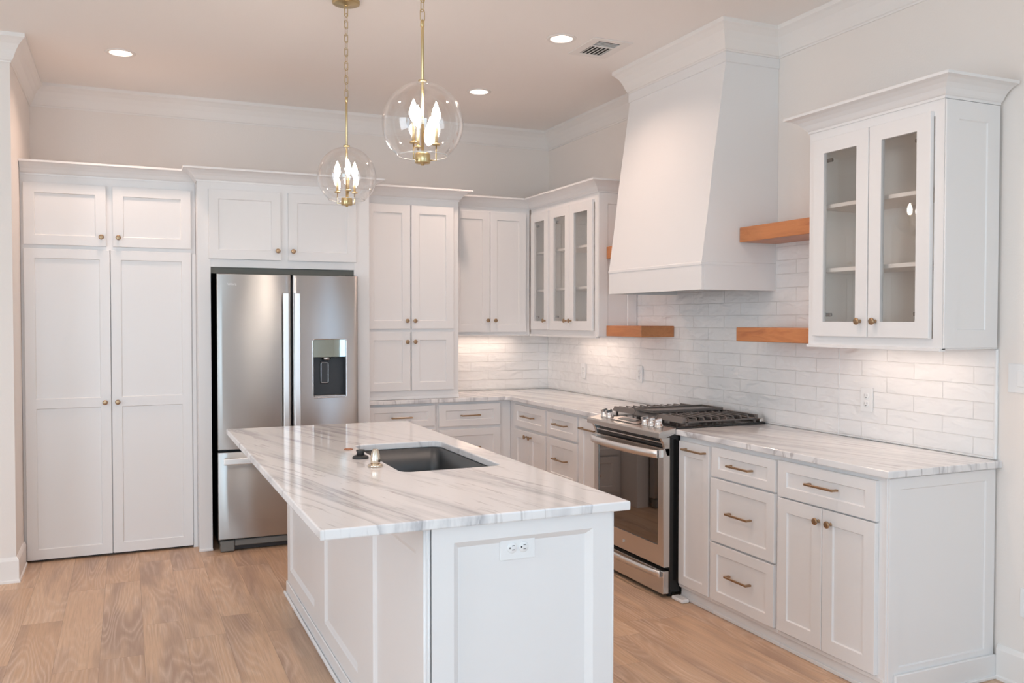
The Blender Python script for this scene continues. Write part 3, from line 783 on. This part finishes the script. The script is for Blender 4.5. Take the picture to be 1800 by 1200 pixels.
# ------------------------------------------------------------------ hood
hd = thing('range_hood', 'tall white tapered range hood rising to the ceiling over the stove', 'range hood')
prof = [(-.001, 1.80), (-.510, 1.80), (-.512, 1.815), (-.508, 1.84), (-.473, 2.09), (-.441, 2.35), (-.404, 2.60), (-.376, 2.80), (-.3615, 2.90), (-.3615, 2.949), (-.001, 2.949)]
MB().prism(prof, 'y', HY0, HY1).build('hood_body', 'paint', hd)
b = MB(); x_, y0_, y1_ = -.512, HY0, HY1
b.box(x_, x_+.02, y0_, y1_, 1.664, 1.7995, .001).box(x_+.02, -.001, y0_, y0_+.02, 1.664, 1.7995, .001).box(x_+.02, -.001, y1_-.02, y1_, 1.664, 1.7995, .001)
b.build('lower_band', 'paint', hd)
MB().sweep([(-.001, y1_), (x_, y1_), (x_, y0_), (-.001, y0_)], [(o, z) for o, z in [(0, 1.798), (.003, 1.798), (.003, 1.812), (.0, 1.816)]]).build('band_lip', 'paint', hd)
MB().sweep([(-.001, y1_), (-.3615, y1_), (-.3615, y0_), (-.001, y0_)], [(o, z) for o, z in [(0, 2.892), (.007, 2.896), (.007, 2.9485), (.0, 2.9485)]]).build('upper_band', 'paint', hd)
MB().box(x_+.02, -.002, y0_+.02, y1_-.02, 1.70, 1.72).build('filter_panel', 'steel2', hd)

# ------------------------------------------------------------------ floating shelves
def shelf(label, y0, y1, z0, z1):
    o = MB().box(-.268, -.0115, y0, y1, z0, z1, .0025).build('floating_shelf', 'wood')
    tag(o, label, 'shelf', 'cherry wood floating shelves beside the hood')
shelf('upper orange-brown wooden shelf right of the hood, against the big glass cabinet', -3.5145, -2.912, 1.924, 2.004)
shelf('lower orange-brown wooden shelf under the right edge of the hood, against the big glass cabinet', -3.5145, -2.888, 1.385, 1.460)
shelf('upper orange-brown wooden shelf mostly hidden behind the left side of the hood', -1.912, -1.462, 1.926, 2.010)
shelf('lower orange-brown wooden shelf left of the range, against the corner glass cabinet', -1.915, -1.462, 1.388, 1.461)

# ------------------------------------------------------------------ island
IX0, IX1, IY0, IY1 = -2.540, -1.895, -4.350, -1.945
isl = thing('kitchen_island', 'white panelled kitchen island base under a marble top', 'island', (0, 0, 0))
b = MB(); tk = .02
b.box(IX0+.012, IX0+.012+tk, IY0+.0255, IY1-.012, .001, .883).box(IX1-tk-.001, IX1-.001, IY0+.0255, IY1-.012, .08, .883)
b.box(IX0+.032, IX1-.021, IY0+.0255, IY0+.04, .001, .883).box(IX0+.032, IX1-.021, IY1-.032, IY1-.012, .001, .883).box(IX0+.032, IX1-.021, IY0+.04, IY1-.032, .05, .08)
b.build('cabinet_body', 'paint', isl)
LW = IY1-IY0
def side_panelling():
    """left side: three recessed panels; local x along -y"""
    mb = MB(); bm = mb.bm; w_, h_ = LW, .883
    cuts = [.085, .745, .975, 1.585, 1.815, 2.325]; bz, tz = .150, .80
    def F(p): bm.faces.new([bm.verts.new(q) for q in p])
    xs = [0]+cuts+[w_]
    for i in range(len(xs)-1):
        for (za, zb, mid) in ((0, bz, 0), (bz, tz, 1), (tz, h_, 0)):
            if mid and i % 2 == 1: continue
            F([(xs[i], 0, za), (xs[i+1], 0, za), (xs[i+1], 0, zb), (xs[i], 0, zb)])
    for i in range(1, len(xs)-1, 2):
        a = [(xs[i], bz), (xs[i+1], bz), (xs[i+1], tz), (xs[i], tz)]
        s1 = .006; b1 = [(xs[i]+s1, bz+s1), (xs[i+1]-s1, bz+s1), (xs[i+1]-s1, tz-s1), (xs[i]+s1, tz-s1)]
        s2 = .020; b2 = [(xs[i]+s2, bz+s2), (xs[i+1]-s2, bz+s2), (xs[i+1]-s2, tz-s2), (xs[i]+s2, tz-s2)]
        for k in range(4):
            j = (k+1) % 4
            F([(a[k][0], 0, a[k][1]), (a[j][0], 0, a[j][1]), (b1[j][0], .004, b1[j][1]), (b1[k][0], .004, b1[k][1])])
            F([(b1[k][0], .004, b1[k][1]), (b1[j][0], .004, b1[j][1]), (b2[j][0], .011, b2[j][1]), (b2[k][0], .011, b2[k][1])])
        F([(x, .011, z) for x, z in b2])
    for p, q in (((0, 0), (w_, 0)), ((w_, 0), (w_, h_)), ((w_, h_), (0, h_)), ((0, h_), (0, 0))):
        F([(p[0], 0, p[1]), (q[0], 0, q[1]), (q[0], .0118, q[1]), (p[0], .0118, p[1])])
    bmesh.ops.remove_doubles(bm, verts=bm.verts, dist=1e-6)
    return mb
o = side_panelling().build('side_panelling', 'paint', isl, (IX0, IY1, 0)); o.rotation_euler = (0, 0, -PI/2)
# end facing the camera: corner beads and one framed panel
ew = IX1-IX0
e = shaker(ew-.030, .876, .025, .070, .048, .12, rec=.020, sl=.020).build('end_panel', 'paint', isl, (IX0+.024, IY0, .004))
b = MB()
for bx_, by_, br in ((IX0+.004, IY0+.004, .006), (IX0+.0155, IY0+.003, .0048), (IX1-.003, IY0+.004, .0045)):
    MB().tube([(bx_, by_, .003), (bx_, by_, .882)], br, 10).build('corner_bead', 'paint', isl)
MB().box(IX0-.008, IX0+.0, IY0-.010, IY1+.004, 0, .075, .003).box(IX0-.022, IX0-.008, IY0-.012, IY1+.012, 0, .020, .006).build('shoe_moulding', 'paint', isl)
# working side facing the range
rs = [(-2.00, -2.45), (-2.45, -2.95), (-2.95, -3.65), (-3.65, -4.30)]
for a, b_ in rs:
    d = shaker(abs(b_-a)-.02, .56, .018, .06).build('door', 'paint', isl, (IX1+.018, b_+.01, .10)); d.rotation_euler = (0, 0, PI/2); knob(d, .05, .50)
    d = shaker(abs(b_-a)-.02, .17, .018, .055, .045, .045).build('drawer', 'paint', isl, (IX1+.018, b_+.01, .69)); d.rotation_euler = (0, 0, PI/2); pull(d, (abs(b_-a)-.02)/2, .085, .17)
SX0, SX1, SY0, SY1 = -2.372, -1.952, -3.565, -2.768
hole = [(x, y) for x, y in rrect(SX0, SX1, SY0, SY1, .045, 6)]
tp = slab([(-2.850, -4.376), (-1.849, -4.376), (-1.849, -1.895), (-2.850, -1.895)], .884, .9145, hole=hole, bev=.005).build('island_countertop', 'marble')
tag(tp, 'large white marble slab with long grey veins topping the island, cut out for the sink', 'countertop')
# sink bowl
s = MB(); bm = s.bm
lv = [(rrect(SX0+.002, SX1-.002, SY0+.002, SY1-.002, .045, 6), .882), (rrect(SX0+.004, SX1-.004, SY0+.004, SY1-.004, .045, 6), .75), (rrect(SX0+.010, SX1-.010, SY0+.010, SY1-.010, .045, 6), .675), (rrect(SX0+.035, SX1-.035, SY0+.035, SY1-.035, .035, 6), .665)]
rg_ = [[bm.verts.new((x, y, z)) for x, y in pts] for pts, z in lv]
for a, b_ in zip(rg_[:-1], rg_[1:]):
    for i in range(len(a)):
        f = bm.faces.new((a[i], a[(i+1) % len(a)], b_[(i+1) % len(a)], b_[i])); f.smooth = True
bm.faces.new(rg_[-1])
rim = [bm.verts.new((x, y, .882)) for x, y in rrect(SX0-.014, SX1+.014, SY0-.014, SY1+.014, .05, 6)]
for i in range(len(rim)): bm.faces.new((rim[i], rim[(i+1) % len(rim)], rg_[0][(i+1) % len(rim)], rg_[0][i]))
sk = thing('sink', 'rectangular stainless undermount sink in the island top', 'sink', (0, 0, 0))
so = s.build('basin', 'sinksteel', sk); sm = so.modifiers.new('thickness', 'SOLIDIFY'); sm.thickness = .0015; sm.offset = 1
MB().lathe([(.0, .667), (.018, .667), (.03, .669), (.045, .669), (.047, .667), (.047, .6655), (0, .6655)], ((SX0+SX1)/2, (SY0+SY1)/2, 0)).build('drain', 'chrome', sk)
# deck items
sd = thing('soap_dispenser', 'nickel soap dispenser base standing at the front left corner of the sink', 'soap dispenser', (-2.432, -3.395, .9147))
MB().lathe([(0, 0), (.030, 0), (.030, .007), (.026, .010), (.020, .013), (0, .013)], seg=28).build('base_ring', 'nickel', sd)
MB().lathe([(0, .013), (.0185, .013), (.0205, .020), (.0205, .034), (.017, .052), (.0125, .066), (.011, .070), (0, .070)], seg=28).build('collar', 'nickel', sd)
sp = thing('sink_stopper', 'black rubber sink stopper on the marble behind the nickel soap dispenser', 'stopper', (-2.435, -3.165, .9147))
MB().lathe([(0, 0), (.034, 0), (.0345, .006), (.030, .011), (.018, .015), (0, .015)], seg=28).build('flange', 'rubber', sp)
MB().lathe([(0, .0145), (.017, .015), (.0155, .026), (.019, .032), (.018, .036), (0, .036)], seg=28).build('grip', 'rubber', sp)
fh = MB().lathe([(.014, 0), (.020, .0), (.021, .003), (.018, .005), (.014, .004), (.0135, 0)], (-2.425, -2.900, .9147), seg=28)
tag(fh.build('faucet_hole_ring', 'copper'), 'small reddish copper ring lying around the faucet hole left of the sink', 'ring')

# ------------------------------------------------------------------ outlets
def outlet(label, loc, rot, horiz=False, size=(.075, .118), sw=False):
    t = thing('light_switch' if sw else 'wall_outlet', label, 'switch' if sw else 'outlet', loc, 0)
    t.rotation_euler = (0, PI/2 if horiz else 0, rot) if not horiz else (0, 0, rot)
    w_, h_ = size if not horiz else (size[1], size[0])
    MB().box(-w_/2, w_/2, -.006, 0, -h_/2, h_/2, .002, 2).build('cover_plate', 'plastic', t)
    if sw:
        MB().box(-.017, .017, -.009, -.006, -.034, .034, .0015).build('rocker', 'plastic', t); return t
    for s_ in (-1, 1):
        c = (s_*.0195, 0) if horiz else (0, s_*.0195)
        rc = MB().lathe([(0, -.0082), (.0155, -.0082), (.0168, -.0072), (.0168, -.0055), (0, -.0055)], (c[0], 0, c[1]), 'y', 24).build('socket', 'plastic', t)
        m = MB()
        if horiz:
            for q in (-.0063, .0063): m.box(c[0]-.001, c[0]+.0075, -.0087, -.0081, c[1]+q-.0011, c[1]+q+.0011)
            m.lathe([(0, -.0087), (.0026, -.0087), (.0026, -.0081), (0, -.0081)], (c[0]-.0080, 0, c[1]), 'y', 12)
        else:
            for q in (-.0063, .0063): m.box(c[0]+q-.0011, c[0]+q+.0011, -.0087, -.0081, c[1]-.001, c[1]+.0075)
            m.lathe([(0, -.0087), (.0026, -.0087), (.0026, -.0081), (0, -.0081)], (c[0], 0, c[1]-.0080), 'y', 12)
        m.build('slots', 'slot', rc)
    return t
outlet('white duplex outlet set sideways in the island end panel', (-2.230, IY0+.0198, .794), 0, True)
outlet('white duplex outlet on the tile above the counter right of the range', (-.0155, -3.579, 1.110), -PI/2)
outlet('white duplex outlet on the tile left of the range, under the lower left wooden shelf', (-.0155, -1.500, 1.118), -PI/2)
outlet('white duplex outlet on the tile close to the inner corner, below the glass cabinets', (-.0155, -.668, 1.098), -PI/2)
outlet('white light switch on the bare wall at the right edge, just past the tile', (-.0005, -4.380, 1.262), -PI/2, size=(.118, .118), sw=True)
outlet('white duplex outlet low on the bare wall at the right edge, past the cabinets', (-.0005, -4.425, .350), -PI/2)

# ------------------------------------------------------------------ recessed lights and vent
def can_lamp(x, y):
    area('downlight', (x, y, H-.006), (.115, .115), *kc(K_CAN, CAN_L/26), (0, 0, 0), 'DISK', 130)
def can(label, x, y):
    t = thing('recessed_light', label, 'ceiling light', (x, y, H), 0, 'round recessed downlights in the ceiling')
    MB().lathe([(.062, -.001), (.064, -.0045), (.083, -.0035), (.086, -.0005), (.062, -.0005)], seg=40).build('trim_ring', 'trim', t)
    can_lamp(x, y)
    MB().lathe([(0, -.0012), (.0622, -.0012), (.0622, -.0005), (0, -.0005)], seg=40).build('lens', 'canlight', t)
    return t
c1 = can('glowing round downlight in the ceiling above the pantry', -3.352, -1.008)
for lab, x, y in (('glowing round downlight in the ceiling beside the air vent', -1.054, -2.312),
                  ('glowing round downlight in the ceiling nearest the back corner, right of the pendants', -1.057, -1.044),
                  ('added unseen downlight in the ceiling between island and right counter, above the view', -1.40, -4.00),
                  ('added unseen downlight in the ceiling left of the island, above the view', -3.352, -3.60)):
    dup(c1, (x, y, H), 0, lab); can_lamp(x, y)  # last two downlights are added out of view for extra light
v = thing('air_vent', 'white ceiling air vent grille with dark slats beside the range hood', 'vent', (-.77, -2.25, H))
vm = MB(); vx, vy = .100, .165
vm.box(-vx-.028, -vx+.028, -vy, vy, -.006, -.0005, .002).box(vx-.028, vx+.028, -vy, vy, -.006, -.0005, .002)
vm.box(-vx+.028, vx-.028, -vy, -vy+.045, -.006, -.0005, .002).box(-vx+.028, vx-.028, vy-.045, vy, -.006, -.0005, .002).box(-vx+.028, vx-.028, -.038, -.024, -.006, -.0005, .002)
vm.build('flange', 'vent', v)
MB().box(-vx+.028, vx-.028, -vy+.045, vy-.045, -.0012, -.0004).build('cavity', 'duct', v)
sm_ = MB()
for i in range(6):
    x = -.062+.0248*i
    sm_.box(x-.0012, x+.0012, -.024, vy-.045, -.0055, -.0012)
for i in range(4): sm_.box(-vx+.028, vx-.028, -.0455-.018*i, -.044-.018*i, -.0055, -.0012)
sm_.build('slats', 'vent', v)

# ------------------------------------------------------------------ pendants
def link(m, z, L_, w_, rot, r=.0017):
    pts = []; h2 = L_/2-w_/2
    for i in range(9): a = PI*i/8; pts.append((w_/2*math.cos(a), h2+w_/2*math.sin(a)))
    for i in range(9): a = PI+PI*i/8; pts.append((w_/2*math.cos(a), -h2+w_/2*math.sin(a)))
    m.tube([(p[0]*math.cos(rot), p[0]*math.sin(rot), z+p[1]) for p in pts], r, 6, True)
def pendant(label, x, y, zc, ztop, ang):
    """zc: globe centre; ztop: top of the stem"""
    t = thing('pendant_light', label, 'pendant lamp', (x, y, 0), 0, 'clear globe pendants over the island')
    R = .148; za = -math.acos(.090/R)
    prof = []
    for i in range(41):
        a = za+(math.acos(.016/R)-za)*i/40; prof.append((R*math.cos(a), zc+R*math.sin(a)))
    inner = [((r_-.0018*r_/R), z_-.0018*(z_-zc)/R) for r_, z_ in prof][::-1]
    go = MB().lathe(prof+inner+[prof[0]], seg=64).build('glass_globe', 'globe', t)
    zb = zc+R*math.sin(za)
    rm = MB().tube([(.0895*math.cos(2*PI*i/48), .0895*math.sin(2*PI*i/48), zb) for i in range(48)], .0016, 6, True).build('globe_rim', 'rimglass', go)
    MB().lathe([(0, ztop), (.0045, ztop), (.0055, ztop-.004), (.0055, zc-.108), (0, zc-.108)], seg=16).build('stem', 'antique', t)
    MB().lathe([(.0056, zc+.150), (.016, zc+.150), (.016, zc+.156), (.0056, zc+.158), (.0056, zc+.150)], seg=24).build('collar', 'antique', t)
    MB().lathe([(0, ztop+.012), (.004, ztop+.011), (.0075, ztop+.004), (.0078, ztop-.012), (.0062, ztop-.016), (0, ztop-.016)], seg=16).build('stem_cap', 'antique', t)
    hz = zc-.146
    hub = MB().lathe([(0, hz-.006), (.006, hz-.006), (.007, hz), (.026, hz+.001), (.028, hz+.004), (.028, hz+.034), (.026, hz+.038), (0, hz+.038)], seg=32).build('hub', 'antique', t)
    for k in range(3):
        a = ang+2*PI*k/3; cx, cy = .050*math.cos(a), .050*math.sin(a)
        am = MB(); am.tube([(.024*math.cos(a), .024*math.sin(a), hz+.012), (cx, cy, hz+.012), (cx, cy, hz+.066)], .0026, 8)
        am.lathe([(0, hz+.066), (.014, hz+.066), (.015, hz+.068), (.015, hz+.071), (.008, hz+.074), (0, hz+.074)], (cx, cy, 0), seg=20)
        ao = am.build('arm', 'antique', t)
        MB().lathe([(0, hz+.074), (.0062, hz+.074), (.0062, hz+.146), (0, hz+.146)], (cx, cy, 0), seg=16).build('candle_sleeve', 'sleeve', ao)
        MB().lathe([(0, hz+.146), (.006, hz+.147), (.010, hz+.154), (.0152, hz+.168), (.0156, hz+.177), (.0135, hz+.189), (.0085, hz+.204), (.0038, hz+.217), (0, hz+.225)], (cx, cy, 0), seg=20).build('bulb', 'bulb', ao)
    ch = MB(); z = ztop+.026; k = 0
    while z < H-.05:
        link(ch, z, .044, .019, (PI/2 if k % 2 else 0)+.3); z += .0345; k += 1
    link(ch, H-.052, .055, .020, .35, .002)
    ch.build('chain', 'antique', t)
    MB().lathe([(0, H-.030), (.006, H-.030), (.010, H-.024), (.020, H-.021), (.060, H-.018), (.068, H-.014), (.069, H-.0005), (0, H-.0005)], seg=40).build('canopy', 'antique', t)
    return t
m_ = NT('globe_rim_glass'); m_.setin(m_.b, Base_Color=(.95, .94, .92, 1), Roughness=.08); m_.b.inputs['Transmission Weight'].default_value = .4; M['rimglass'] = m_.m
pendant('clear glass globe pendant nearer the camera, the larger-looking and higher one', -2.343, -3.737, 2.214, 2.578, math.radians(-28))
pendant('clear glass globe pendant farther back, hanging on a long visible chain', -2.311, -2.400, 2.223, 2.612, math.radians(25))
